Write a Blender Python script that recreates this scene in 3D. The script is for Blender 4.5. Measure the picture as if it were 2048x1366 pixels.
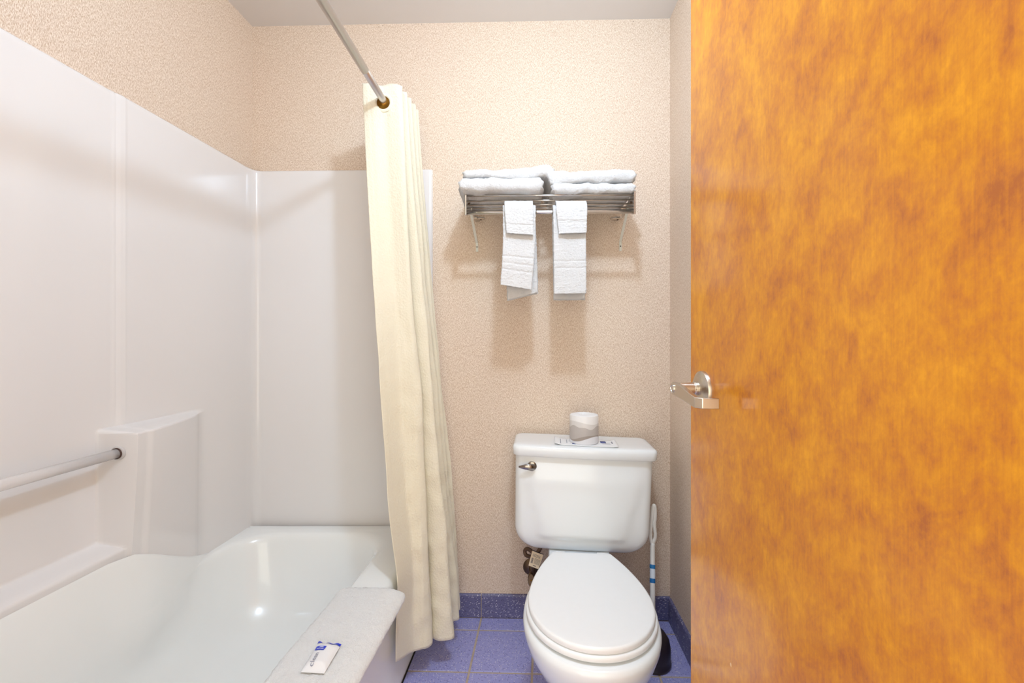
import bpy, bmesh, math, random
from mathutils import Vector, Matrix, noise
random.seed(7)
for o in list(bpy.data.objects): bpy.data.objects.remove(o, do_unlink=True)
scn = bpy.context.scene; COL = scn.collection
F = 870.0; H = 1.126; HOR = 675.0

# ------------------------------------------------------------------ camera, light, exposure
cam = bpy.data.cameras.new('camera'); cam.sensor_width = 36; cam.lens = F*36/2048; cam.clip_start = 0.02
cam.shift_y = -(683-HOR)/2048
camo = bpy.data.objects.new('camera', cam); COL.objects.link(camo)
camo.location = (0, 0, H); camo.rotation_euler = (math.pi/2, 0, 0); scn.camera = camo
w = bpy.data.worlds.new('world'); scn.world = w; w.use_nodes = True
w.node_tree.nodes['Background'].inputs[0].default_value = (1.0, 0.92, 0.76, 1)
w.node_tree.nodes['Background'].inputs[1].default_value = 1.0
def light(name, kind, loc, energy, color, rot=(0,0,0), **kw):
    l = bpy.data.lights.new(name, kind); l.energy = energy; l.color = color
    for k, v in kw.items(): setattr(l, k, v)
    o = bpy.data.objects.new(name, l); o.location = loc; o.rotation_euler = rot; COL.objects.link(o); return o
light('ceiling_bulb', 'POINT', (.11, .63, 2.22), 25, (.68, .885, 1.10), shadow_soft_size=.045)
light('doorway_fill', 'AREA', (0.0, -.75, 1.0), 15, (1.0, .91, .74), rot=(math.radians(90),0,0), shape='RECTANGLE', size=1.7, size_y=1.5)  # unseen fill panel added behind the camera to lift the shadows
scn.view_settings.view_transform = 'Standard'; scn.view_settings.look = 'None'
scn.view_settings.exposure = 0.18; scn.view_settings.gamma = 1.0; scn.view_settings.use_curve_mapping = False

# ------------------------------------------------------------------ helpers
def P(px, py, Y): return Vector(((px-1024)*Y/F, Y, H-(py-HOR)*Y/F))
def lin(c):
    return tuple((v/255/12.92 if v/255 <= .04045 else ((v/255+.055)/1.055)**2.4) for v in c)+(1,)
def tag(o, label=None, cat=None, group=None, kind=None):
    for k, v in (('label', label), ('category', cat), ('group', group), ('kind', kind)):
        if v: o[k] = v
    return o
def empty(name, loc, label=None, cat=None, group=None):
    o = bpy.data.objects.new(name, None); o.location = loc; o.empty_display_size = .05
    COL.objects.link(o); return tag(o, label, cat, group)
def obj(name, V, Fc, mat, parent=None, smooth=True, origin=None, mats=None, mi=None, auto=None, fix=True):
    off = Vector((0,0,0))
    if parent is not None:
        p = parent
        while p is not None: off += p.location; p = p.parent
    elif origin is not None: off = Vector(origin)
    me = bpy.data.meshes.new(name); me.from_pydata([tuple(Vector(v)-off) for v in V], [], Fc); me.update()
    for m in (mats or [mat]): me.materials.append(m)
    if mi is not None:
        for p_, i in zip(me.polygons, mi): p_.material_index = i
    if fix:
        bm = bmesh.new(); bm.from_mesh(me); bmesh.ops.recalc_face_normals(bm, faces=bm.faces); bm.to_mesh(me); bm.free()
    if smooth:
        me.shade_smooth()
        if auto: me.set_sharp_from_angle(angle=math.radians(auto))
    o = bpy.data.objects.new(name, me); COL.objects.link(o)
    if parent is not None: o.parent = parent
    elif origin is not None: o.location = origin
    return o
def join(*parts):
    V, Fc = [], []
    for v, f in parts:
        n = len(V); V += list(v); Fc += [tuple(i+n for i in q) for q in f]
    return V, Fc
def loft(rings, closed=True, cap0=False, cap1=False):
    V = [p for r in rings for p in r]; n = len(rings[0]); Fc = []
    for i in range(len(rings)-1):
        for j in range(n if closed else n-1):
            k = (j+1) % n
            Fc.append((i*n+j, i*n+k, (i+1)*n+k, (i+1)*n+j))
    if cap0: Fc.append(tuple(range(n-1, -1, -1)))
    if cap1: Fc.append(tuple((len(rings)-1)*n+j for j in range(n)))
    return V, Fc
def prism(poly, z0, z1):
    return loft([[Vector((x,y,z0)) for x,y in poly], [Vector((x,y,z1)) for x,y in poly]], True, True, True)
def bevbox(c, s, bev=.003, seg=2, M=None):
    bm = bmesh.new(); bmesh.ops.create_cube(bm, size=1)
    for v in bm.verts: v.co = Vector((v.co.x*s[0], v.co.y*s[1], v.co.z*s[2]))
    if bev: bmesh.ops.bevel(bm, geom=bm.edges[:], offset=bev, segments=seg, profile=.5, affect='EDGES')
    V = [((M @ v.co) if M else v.co)+Vector(c) for v in bm.verts]; Fc = [tuple(v.index for v in f.verts) for f in bm.faces]
    bm.verts.index_update(); bm.free(); return V, Fc
def tube(pts, r, n=16, cap=True, radii=None, flat=None):
    pts = [Vector(p) for p in pts]; rings = []; up = None
    for i, p in enumerate(pts):
        t = (pts[min(i+1, len(pts)-1)]-pts[max(i-1, 0)]).normalized()
        if up is None:
            up = Vector((0,0,1)) if abs(t.z) < .9 else Vector((1,0,0))
        s = t.cross(up).normalized(); up = s.cross(t).normalized()
        rr = radii[i] if radii else r
        a, b = (rr, rr) if not flat else (rr*flat[0], rr*flat[1])
        rings.append([p + s*math.cos(2*math.pi*k/n)*a + up*math.sin(2*math.pi*k/n)*b for k in range(n)])
    return loft(rings, True, cap, cap)
def lathe(profile, origin, axis=(0,0,1), n=32, M=None):
    ax = Vector(axis).normalized(); u = ax.orthogonal().normalized(); v = ax.cross(u)
    rings = [[Vector(origin)+ax*h+(u*math.cos(2*math.pi*k/n)+v*math.sin(2*math.pi*k/n))*max(r,1e-4) for k in range(n)] for r, h in profile]
    V, Fc = loft(rings, True, True, True); return V, Fc
def spline(pts, n):
    pts = [Vector(p) for p in pts]; q = [2*pts[0]-pts[1]]+pts+[2*pts[-1]-pts[-2]]; out = []
    m = len(pts)-1
    for i in range(n+1):
        t = i/n*m; k = min(int(t), m-1); u = t-k
        a, b, c, d = q[k:k+4]
        out.append(.5*((2*b)+(c-a)*u+(2*a-5*b+4*c-d)*u*u+(3*b-a-3*c+d)*u**3))
    return out
def ss(a, b, x):
    t = min(1, max(0, (x-a)/(b-a))); return t*t*(3-2*t)
def interp(tab, x):
    if x <= tab[0][0]: return tab[0][1]
    for (a, b), (c, d) in zip(tab, tab[1:]):
        if x <= c: return b+(d-b)*(x-a)/(c-a)
    return tab[-1][1]

# ------------------------------------------------------------------ materials
class NT:
    def __init__(s, name):
        s.m = bpy.data.materials.new(name); s.m.use_nodes = True; s.t = s.m.node_tree
        s.b = s.t.nodes['Principled BSDF']
    def n(s, typ, **kw):
        nd = s.t.nodes.new(typ)
        for k, v in kw.items():
            if k.startswith('i_'):
                key = k[2:]; key = int(key) if key.isdigit() else key.replace('_', ' ')
                if isinstance(v, bpy.types.NodeSocket): s.t.links.new(v, nd.inputs[key])
                else: nd.inputs[key].default_value = v
            else: setattr(nd, k, v)
        return nd
    def math(s, op, a, b=0.0, c=0.0, clamp=False):
        nd = s.t.nodes.new('ShaderNodeMath'); nd.operation = op; nd.use_clamp = clamp
        for i, v in enumerate((a, b, c)):
            if isinstance(v, bpy.types.NodeSocket): s.t.links.new(v, nd.inputs[i])
            else: nd.inputs[i].default_value = v
        return nd.outputs[0]
    def mix(s, f, a, b):
        nd = s.t.nodes.new('ShaderNodeMix'); nd.data_type = 'RGBA'
        for k, v in ((0, f), (6, a), (7, b)):
            if isinstance(v, bpy.types.NodeSocket): s.t.links.new(v, nd.inputs[k])
            else: nd.inputs[k].default_value = v
        return nd.outputs[2]
    def ramp(s, f, stops):
        nd = s.t.nodes.new('ShaderNodeValToRGB'); s.t.links.new(f, nd.inputs[0]); e = nd.color_ramp.elements
        while len(e) < len(stops): e.new(.5)
        for el, (p, c) in zip(e, stops): el.position = p; el.color = c if len(c) == 4 else tuple(c)+(1,)
        return nd.outputs[0]
    def pos(s): return s.n('ShaderNodeNewGeometry').outputs['Position']
    def noise(s, vec, scale, detail=3, rough=.5, dist=0):
        nd = s.n('ShaderNodeTexNoise'); s.t.links.new(vec, nd.inputs['Vector'])
        nd.inputs['Scale'].default_value = scale; nd.inputs['Detail'].default_value = detail
        nd.inputs['Roughness'].default_value = rough; nd.inputs['Distortion'].default_value = dist
        return nd.outputs[0]
    def mapping(s, vec, rot=(0,0,0), scale=(1,1,1), loc=(0,0,0)):
        nd = s.n('ShaderNodeMapping'); s.t.links.new(vec, nd.inputs[0])
        nd.inputs[1].default_value = loc; nd.inputs[2].default_value = rot; nd.inputs[3].default_value = scale
        return nd.outputs[0]
    def bump(s, h, strength=.3, dist=.001):
        nd = s.n('ShaderNodeBump'); s.t.links.new(h, nd.inputs['Height'])
        nd.inputs['Strength'].default_value = strength; nd.inputs['Distance'].default_value = dist
        s.t.links.new(nd.outputs[0], s.b.inputs['Normal'])
    def set(s, **kw):
        for k, v in kw.items():
            key = k.replace('_', ' ')
            if isinstance(v, bpy.types.NodeSocket): s.t.links.new(v, s.b.inputs[key])
            else: s.b.inputs[key].default_value = v
        return s.m
def plain(name, c, rough=.5, **kw):
    m = NT(name); v = m.noise(m.pos(), 60, 2)
    col = m.mix(m.math('MULTIPLY', v, .12), lin(c), tuple(x*.82 for x in lin(c)[:3])+(1,))
    return m.set(Base_Color=col, Roughness=rough, **kw)

def wallpaper():
    m = NT('woven_wallpaper'); p = m.pos()
    sep = m.n('ShaderNodeSeparateXYZ', i_0=p); x, y, z = sep.outputs
    u = m.math('ADD', x, y)
    v = m.n('ShaderNodeCombineXYZ', i_0=u, i_1=z).outputs[0]
    a = m.noise(m.mapping(v, rot=(0,0,math.radians(50)), scale=(560,150,1)), 1, 2, .6)
    b = m.noise(m.mapping(v, rot=(0,0,math.radians(-50)), scale=(560,150,1), loc=(3,7,0)), 1, 2, .6)
    k = m.noise(m.mapping(v, scale=(110,90,1)), 1, 1)
    k = m.math('GREATER_THAN', k, .5)
    f = m.math('ADD', m.math('MULTIPLY', a, k), m.math('MULTIPLY', b, m.math('SUBTRACT', 1.0, k)))
    f2 = m.math('MULTIPLY_ADD', m.math('SUBTRACT', f, .5), 4.2, .5, clamp=True)
    big = m.noise(v, 2.3, 3)
    c0 = m.mix(big, lin((200,171,145)), lin((204,178,150)))
    c1 = m.mix(big, lin((248,231,216)), lin((249,235,219)))
    col = m.mix(f2, c0, c1)
    # old mildew specks along the ceiling joint
    edge = m.math('GREATER_THAN', z, 2.385)
    sp = m.math('MULTIPLY', edge, m.math('GREATER_THAN', m.noise(m.mapping(v, scale=(90,90,1)), 1, 2, .7), .70))
    col = m.mix(sp, col, lin((70,55,45)))
    m.bump(f, .55, .0012)
    return m.set(Base_Color=col, Roughness=.75)
def ceiling_mat():
    m = NT('painted_ceiling'); n = m.noise(m.pos(), 180, 3)
    m.bump(n, .25, .0008)
    return m.set(Base_Color=lin((228,224,222)), Roughness=.8)
def acrylic(name, c, rough=.13):
    m = NT(name); n = m.noise(m.pos(), 3.0, 2)
    col = m.mix(n, lin(c), tuple(v*.97 for v in lin(c)[:3])+(1,))
    sm = m.noise(m.pos(), 9, 3)
    m.bump(m.noise(m.pos(), 14, 1), .05, .002)
    return m.set(Base_Color=col, Roughness=m.math('MULTIPLY_ADD', sm, .08, rough-.04), Coat_Weight=.15, Coat_Roughness=.04)
def tile_mat(name, c0, c1, dark):
    m = NT(name); p = m.pos()
    v = m.n('ShaderNodeTexVoronoi', i_Vector=p, i_Scale=260.0)
    r = m.n('ShaderNodeSeparateColor', i_0=v.outputs['Color']).outputs
    near = m.math('LESS_THAN', v.outputs['Distance'], .42)
    wsp = m.math('MULTIPLY', near, m.math('GREATER_THAN', r[0], .84))
    dsp = m.math('MULTIPLY', near, m.math('LESS_THAN', r[0], .22))
    col = m.mix(m.noise(p, 14, 4, .6), lin(c0), lin(c1))
    col = m.mix(m.noise(p, 700, 2), col, m.mix(.5, col, lin(dark)))
    col = m.mix(m.math('MULTIPLY', dsp, .75), col, lin(dark)); col = m.mix(m.math('MULTIPLY', wsp, .85), col, lin((226,222,232)))
    m.bump(m.noise(p, 300, 2), .15, .0006)
    return m.set(Base_Color=col, Roughness=.42)
def terry(name, c=(248,247,247)):
    m = NT(name); p = m.pos()
    n = m.noise(p, 520, 3, .7); n2 = m.noise(p, 190, 3, .6)
    h = m.math('ADD', n, m.math('MULTIPLY', n2, 1.2))
    m.bump(h, .9, .003)
    col = m.mix(m.math('MULTIPLY_ADD', n2, 2.2, -.65, clamp=True), tuple(v*.95 for v in lin(c)[:3])+(1,), lin(c))
    return m.set(Base_Color=col, Roughness=.95, Sheen_Weight=.3, Sheen_Roughness=.5)
def curtain_mat():
    m = NT('cream_curtain_fabric'); p = m.pos()
    v = m.n('ShaderNodeTexVoronoi', i_Vector=m.mapping(p, scale=(1,1,.8)), i_Scale=190.0)
    h = m.math('ADD', v.outputs['Distance'], m.math('MULTIPLY', m.noise(p, 24, 3), 1.6))
    m.bump(h, .6, .002)
    col = m.mix(m.noise(p, 5, 3), lin((250,244,226)), lin((248,241,218)))
    m.set(Base_Color=col, Roughness=.8, Sheen_Weight=.15)
    tr = m.n('ShaderNodeBsdfTranslucent', i_0=lin((248,236,208)))
    mx = m.n('ShaderNodeMixShader', i_0=.22, i_1=m.b.outputs[0], i_2=tr.outputs[0])
    m.t.links.new(mx.outputs[0], m.t.nodes['Material Output'].inputs[0]); return m.m
def wood():
    m = NT('amber_birch_veneer'); p = m.pos()
    sep = m.n('ShaderNodeSeparateXYZ', i_0=p); v = m.n('ShaderNodeCombineXYZ', i_0=sep.outputs[1], i_1=sep.outputs[2]).outputs[0]
    warp = m.noise(m.mapping(v, scale=(5,2.2,1)), 1, 4, .6)
    wv = m.n('ShaderNodeCombineXYZ', i_0=m.math('MULTIPLY_ADD', warp, .10, sep.outputs[1]), i_1=m.math('MULTIPLY_ADD', warp, -.14, sep.outputs[2])).outputs[0]
    fig = m.noise(m.mapping(wv, scale=(24,15,1), rot=(0,0,.5)), 1, 8, .72, .15)
    blot = m.noise(m.mapping(v, scale=(9,7,1), loc=(4,2,0)), 1, 8, .74, .2)
    grain = m.noise(m.mapping(v, scale=(420,14,1), rot=(0,0,.02)), 1, 3, .6)
    fleck = m.noise(m.mapping(v, scale=(150,60,1), rot=(0,0,.5)), 1, 4, .7)
    f = m.math('ADD', m.math('MULTIPLY', fig, .55), m.math('MULTIPLY', blot, .45))
    f = m.math('ADD', f, m.math('MULTIPLY', m.math('SUBTRACT', grain, .5), .15))
    f = m.math('ADD', f, m.math('MULTIPLY', m.math('SUBTRACT', fleck, .5), .22))
    col = m.ramp(f, [(.36, lin((178,100,32))), (.45, lin((203,122,22))), (.52, lin((216,138,6))), (.63, lin((234,158,2)))])
    # pale scratches and nicks in the varnish
    sc = m.n('ShaderNodeTexVoronoi', i_Vector=m.mapping(v, scale=(16,10,1), rot=(0,0,.4)), i_Scale=1.0)
    r = m.n('ShaderNodeSeparateColor', i_0=sc.outputs['Color']).outputs
    nick = m.math('MULTIPLY', m.math('LESS_THAN', sc.outputs['Distance'], .035), m.math('GREATER_THAN', r[1], .8))
    col = m.mix(m.math('MULTIPLY', nick, .8), col, lin((252,214,150)))
    m.bump(m.math('ADD', grain, m.math('MULTIPLY', blot, .6)), .08, .0008)
    m.set(Specular_IOR_Level=.25)
    return m.set(Base_Color=col, Roughness=.5, Coat_Weight=.8, Coat_Roughness=.16, Coat_IOR=1.5)
def metal(name, c, rough, brushed=False):
    m = NT(name); n = m.noise(m.mapping(m.pos(), scale=(1,1,12) if brushed else (1,1,1)), 90, 2)
    return m.set(Base_Color=lin(c), Metallic=1.0, Roughness=m.math('MULTIPLY_ADD', n, .12, rough-.06))

M_wall = wallpaper(); M_ceil = ceiling_mat()
M_tub = acrylic('white_tub_enamel', (250,252,251)); M_sur = acrylic('offwhite_surround_acrylic', (238,235,234), .16)
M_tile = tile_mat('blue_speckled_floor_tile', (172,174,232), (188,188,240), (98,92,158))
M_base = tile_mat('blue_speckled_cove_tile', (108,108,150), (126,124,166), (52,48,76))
def grout_mat():
    m = NT('tan_grout'); n = m.noise(m.pos(), 40, 4)
    return m.set(Base_Color=m.mix(n, lin((172,150,130)), lin((214,198,180))), Roughness=.9)
M_grout = grout_mat()
M_terry = terry('white_terry_cloth', (239,239,240)); M_terry_brightened = terry('white_terry_brightened', (253,254,254))  # one terry, two tones: towels dimmed under strong light, mat brightened for weak light
M_curt = curtain_mat(); M_wood = wood()
M_chrome = metal('chrome', (215,212,208), .12); M_rod = metal('satin_steel_rod', (214,210,207), .33)
M_nickel = metal('brushed_nickel', (205,196,184), .3, True); M_bronze = metal('aged_chrome', (116,98,82), .42)
M_brass = metal('old_brass', (190,140,60), .35)
M_porc = acrylic('white_porcelain', (243,247,250), .1); M_seat = plain('white_seat_plastic', (247,249,251), .3)
M_black = plain('black_rubber', (38,28,34), .4); M_white = plain('white_plastic', (238,236,232), .35)
M_strut = plain('pale_plated_steel', (232,234,226), .35)
M_darkgap = plain('dark_caulk', (30,26,30), .8)

# ------------------------------------------------------------------ setting
def wallY(X): return 1.754-.0266*X
def leftX(Y): return -1.063+.076*(Y-1.782)
def rightX(Y): return .631+.0494*(Y-1.737)
CZ = 2.40
Y0 = 0.11
def setting(name, geo, mat, **kw): return tag(obj(name, geo[0], geo[1], mat, smooth=False, **kw), kind='structure')
wb = prism([(-1.3, wallY(-1.3)), (.9, wallY(.9)), (.9, 2.0), (-1.3, 2.0)], -.01, 2.6); setting('wall_back', wb, M_wall)
yb = wallY(-1.06)
setting('wall_left', prism([(leftX(-.02), -.02), (leftX(yb+.02), yb+.02), (-1.35, yb+.02), (-1.35, -.02)], -.01, CZ+.02), M_wall)
setting('wall_right', prism([(rightX(-.02), -.02), (rightX(1.76), 1.76), (.85, 1.76), (.85, -.02)], -.01, CZ+.02), M_wall)
setting('wall_front', join(prism([(-1.3, -.02), (-.41, -.02), (-.41, Y0), (-1.3, Y0)], -.01, CZ+.02),
    prism([(.41, -.02), (.8, -.02), (.8, Y0), (.41, Y0)], -.01, CZ+.02),
    prism([(-.41, -.02), (.41, -.02), (.41, Y0), (-.41, Y0)], 2.06, CZ+.02)), M_wall)
setting('ceiling', prism([(-1.35, -.02), (.85, -.02), (.85, 1.85), (-1.35, 1.85)], CZ, CZ+.1), M_ceil)
floor = setting('floor', prism([(-1.35, -.6), (.85, -.6), (.85, 1.85), (-1.35, 1.85)], -.06, -.0025), M_grout)

def clip(poly, a, b, c):           # keep a*x+b*y<=c
    out = []
    for i in range(len(poly)):
        p, q = poly[i], poly[(i+1) % len(poly)]
        dp, dq = a*p[0]+b*p[1]-c, a*q[0]+b*q[1]-c
        if dp <= 0: out.append(p)
        if (dp < 0 < dq) or (dq < 0 < dp):
            t = dp/(dp-dq); out.append((p[0]+(q[0]-p[0])*t, p[1]+(q[1]-p[1])*t))
    return out
def inset(poly, d):
    cx = sum(p[0] for p in poly)/len(poly); cy = sum(p[1] for p in poly)/len(poly); out = []
    for x, y in poly:
        L = math.hypot(x-cx, y-cy); k = max(0, 1-d*1.35/L); out.append((cx+(x-cx)*k, cy+(y-cy)*k))
    return out
O0 = (-.129, 1.675); DA, DB = .212, .2105
def G(a, b): return (O0[0]+a+.075*b, O0[1]-.03*a+b)
g = .0036
def tile_geo(poly, z0=-.006, z1=0.0, base=(0,0,0)):
    i1 = inset(poly, .0015)
    r = [[Vector((x,y,z0)) for x,y in poly], [Vector((x,y,z1-.0012)) for x,y in poly], [Vector((x,y,z1)) for x,y in i1]]
    return loft(r, True, False, True)
shared = None
for i in range(-1, 5):
    for j in range(-8, 1):
        a0, a1, b0, b1 = i*DA+g, (i+1)*DA-g, j*DB+g, (j+1)*DB-g
        poly = [G(a0,b0), G(a1,b0), G(a1,b1), G(a0,b1)]; full = True; pc = poly
        for (a, b, c) in ((.0266, 1, 1.754-.011), (1, -.0494, .631-.0494*1.737-.009), (0, -1, -.0)):
            q = clip(pc, a, b, c)
            if len(q) != len(pc) or any(abs(s-t) > 1e-6 for A, B in zip(q, pc) for s, t in zip(A, B)): full = False
            pc = q
            if len(pc) < 3: break
        if len(pc) < 3: continue
        if full and shared is not None:
            o = bpy.data.objects.new('tile', shared); COL.objects.link(o); o.parent = floor
            gx, gy = G(a0,b0); o.location = (gx-ref[0], gy-ref[1], 0)
        else:
            V, Fc = tile_geo(pc); o = obj('tile', V, Fc, M_tile, floor, smooth=False)
            if full: shared = o.data; ref = G(a0, b0)

def cove(name, A, B, n_in, joints, zt=.093):
    """tile baseboard between floor points A and B, n_in: inward normal"""
    A, B, N = Vector(A), Vector(B), Vector(n_in).normalized(); D = (B-A); L = D.length; D.normalize()
    back = join(prism([tuple(A[:2]), tuple(B[:2]), tuple((B+N*.006)[:2]), tuple((A+N*.006)[:2])], -.002, zt-.004))
    root = tag(obj(name, back[0], back[1], M_grout, smooth=False), kind='structure')
    cuts = [0]+joints+[L]
    for s0, s1 in zip(cuts, cuts[1:]):
        rings = []
        for s in (s0+.0015, s1-.0015):
            p = A+D*s
            prof = [(0,0.0015), (.010,.0015), (.010,zt-.006), (.0085,zt-.002), (.006,zt), (0,zt)]
            rings.append([p+N*u+Vector((0,0,v)) for u, v in prof])
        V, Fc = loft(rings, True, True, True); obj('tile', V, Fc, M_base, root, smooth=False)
a = Vector((-.335, wallY(-.335), 0)); b = Vector((rightX(1.73), wallY(.63), 0))
k0 = (-.129+.006)-(-.335)
cove('baseboard_back', a, b, (-.0266,-1,0), [k0+DA*i for i in range(0, 4)])
a = Vector((rightX(1.725), 1.725, 0)); b = Vector((rightX(Y0), Y0, 0))
cove('baseboard_right', a, b, (-1,.0494,0), [.045+DA*i for i in range(0, 8)])

# ------------------------------------------------------------------ open door
DX = .3625; DY1 = .883; DY0 = .125
V, Fc = bevbox((DX+.0175, (DY0+DY1)/2, 1.03), (.035, DY1-DY0, 2.02), .0015, 1)
door = tag(obj('door_1', V, Fc, M_wood, smooth=False), 'orange varnished birch door standing open beside the toilet', kind='structure')
rz = H-(779-HOR)*.8235/F; RY = .8235
obj('lock_rose', *lathe([(0,.012),(.012,.0125),(.026,.011),(.0345,.006),(.0355,.0025),(.0355,0)][::-1], (DX, RY, rz), (-1,0,0), 40), M_nickel, door, auto=40)
# lever: hub, arm towards hinge, return towards door
hub = lathe([(0.013,.010),(.013,.018),(.0115,.019),(.0115,.046),(0,.046)], (DX, RY, rz+.002), (-1,0,0), 32)
xa = DX-.053
def lever():
    path = [ (xa, RY+.012), (xa, RY+.004), (xa, RY-.03), (xa+.001, RY-.070), (xa+.001, RY-.092), (xa+.008, RY-.097), (xa+.022, RY-.0975), (xa+.0345, RY-.0975)]
    hh = [(.008,.008), (.0118,.0118), (.0112,.0125), (.0080,.0115), (.0070,.0105), (.007,.0105), (.007,.0105), (.007,.0105)]
    dz = [0, 0, -.002, -.008, -.011, -.0115, -.012, -.012]; rings = []
    th = .0045
    for i, (x, y) in enumerate(path):
        p0 = path[max(i-1,0)]; p1 = path[min(i+1,len(path)-1)]
        t = Vector((p1[0]-p0[0], p1[1]-p0[1], 0)).normalized(); s = Vector((-t.y, t.x, 0))
        c = Vector((x, y, rz+.002+dz[i])); u, d = hh[i]
        rings.append([c+s*th+Vector((0,0,u)), c-s*th+Vector((0,0,u)), c-s*th-Vector((0,0,d)), c+s*th-Vector((0,0,d))])
    return loft(rings, True, True, True)
lv = obj('lever_handle', *join(hub, lever()), M_nickel, door, auto=30)
m = lv.modifiers.new('bev', 'BEVEL'); m.width = .0012; m.segments = 2; m.limit_method = 'ANGLE'
obj('lock_button', *lathe([(.0085,0),(.0085,.0015),(.0065,.0022),(.006,.0008),(.003,.0006),(0,.0006)], (xa-.0045, RY+.002, rz+.002), (-1,0,0), 24), M_chrome, lv, auto=40)
for hz in (.25, 1.03, 1.82):
    obj('hinge', *join(lathe([(.006,-.045),(.006,.045)], (DX+.006, DY0-.008, hz), (0,0,1), 12), bevbox((DX+.012, DY0-.003, hz), (.02,.004,.085), .0008, 1)), M_nickel, door, auto=40)

# ------------------------------------------------------------------ bathtub surround
P_RAW = [(1.150,0),(1.165,.090),(1.19,.094),(1.224,.092),(1.29,.072),(1.35,.048),(1.43,.020),(1.51,0.0),(1.6,0)]
_pt = spline([(a, b, 0) for a, b in P_RAW], 90); P_TAB = [(p.x, max(0, p.y)) for p in _pt]
def col_profile(Y, z):
    far = .094*(1-min(1, max(0, (Y-1.165)/.345))**1.45)*ss(1.149, 1.168, Y)*(.25+.75*ss(1.515, 1.44, Y))
    if Y < .62: far = .09*ss(.60, .585, Y)*ss(.25, .45, Y)+0
    k = .80+.20*ss(.45, .87, z)
    return far*k
def surX(Y, z):
    x = leftX(Y)+.012+.006*ss(1.195, 1.215, Y)
    # two fine vertical beads of the pilaster at the joint
    x += .0022*ss(.87, .95, z)*(math.exp(-((Y-1.196)/.0035)**2)+math.exp(-((Y-1.222)/.0035)**2))
    c = col_profile(Y, z)
    x += c*ss(.882, .868, z)
    if .585 < Y < 1.166:
        led = .064*ss(.585, .56, z)
        x = max(x, leftX(Y)+.012+led)
    rc = .03
    return x
STOP = 1.804
def surround():
    ys = sorted(set([.24+.0155*i for i in range(0, 100) if .24+.0155*i < 1.735] + [1.14+.004*i for i in range(0, 28)]+[.57+.005*i for i in range(12)]))
    ys = [y for y in ys if y <= 1.728]
    zs = sorted(set([.33+.02*i for i in range(0, 74) if .33+.02*i < STOP-.012] + [.545+.004*i for i in range(14)]+[.858+.003*i for i in range(12)]))
    # column path: left wall -> rounded corner -> back wall
    path = [('L', y) for y in ys]
    xe = -.321
    rings = []
    bx0 = leftX(1.76)+.018; r = .032
    yb_ = lambda x: wallY(x)-.014
    corner = []
    cx, cy = bx0+r, yb_(bx0)-r
    for i in range(0, 9):
        t = math.pi-(i/8)*math.pi/2
        corner.append((cx+r*math.cos(t), cy+r*math.sin(t)))
    xs = [bx0+r+.02+(xe-.012-bx0-r-.02)*i/24 for i in range(25)]
    backp = [(x, yb_(x)) for x in xs]+[(xe-.006, yb_(xe)+.0015), (xe-.001, yb_(xe)+.006), (xe, yb_(xe)+.014)]
    for z in zs+[STOP-.010, STOP-.004, STOP-.001, STOP]:
        off = {STOP-.010:0, STOP-.004:.0015, STOP-.001:.004, STOP:.014}.get(z, 0)
        ring = [Vector((surX(y, z)-off, y, z)) for y in ys if y < cy-.002]
        ring += [Vector((x-off*.7, y+off*.7, z)) for x, y in corner]
        ring += [Vector((x, min(y+off, wallY(x)+.002), z)) for x, y in backp]
        rings.append(ring)
    return loft(rings, False)
V, Fc = surround()
sur = tag(obj('tub_surround', V, Fc, M_sur, origin=(-1.05, 1.0, .37), auto=60), 'glossy off-white moulded wall surround above the bathtub with soap shelf', 'tub surround')
# ------------------------------------------------------------------ bathtub
def apX(Y): return -.368+.060*(Y-1.3)
gTab = [(0,.552),(1.165,.545),(1.25,.505),(1.32,.462),(1.42,.412),(1.51,.372),(2,.37)]
def rrect(x0, x1, y0, y1, r, ns=14, nc=8):
    """rounded rect in (a,Y): returns points in order starting left-front going along left to back, right..."""
    pts = []
    def side(p, q): 
        for i in range(ns): t = (i)/(ns); pts.append((p[0]+(q[0]-p[0])*t, p[1]+(q[1]-p[1])*t))
    def arc(cx, cy, a0):
        for i in range(nc): t = math.radians(a0-90*i/nc); pts.append((cx+r*math.cos(t), cy+r*math.sin(t)))
    side((x0, y0+r), (x0, y1-r)); arc(x0+r, y1-r, 180)
    side((x0+r, y1), (x1-r, y1)); arc(x1-r, y1-r, 90)
    side((x1, y1-r), (x1, y0+r)); arc(x1-r, y0+r, 0)
    side((x1-r, y0), (x0+r, y0)); arc(x0+r, y0+r, 270)
    return pts
YN, YF = .245, 1.742
def tubring(inL, inR, inN, inF, r, z, raise_=None):
    # coordinates straightened: s = X - shear*(Y-1.3)
    sh = .066
    pts = rrect(-1.10+inL, -.368-inR, YN+inN, YF-inF, r)
    out = []
    for s, y in pts:
        X = s+sh*(y-1.3); zz = z
        out.append(Vector((X, y, zz)))
    return out
NS = 24
_rr = rrect
def rrect(x0, x1, y0, y1, r, ns=NS, nc=10): return _rr(x0, x1, y0, y1, r, ns, nc)
rings = [tubring(.0, .0, 0, 0, .004, 0.0), tubring(.0,.0,0,0,.004,.02), tubring(.0,.004,0,0,.004,.03), tubring(0,.006,0,0,.004,.30), tubring(0,0,0,0,.006,.335),
         tubring(0,.001,0,0,.008,.352), tubring(0,.006,0,0,.01,.364), tubring(.002,.016,.001,.001,.015,.371)]
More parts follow.
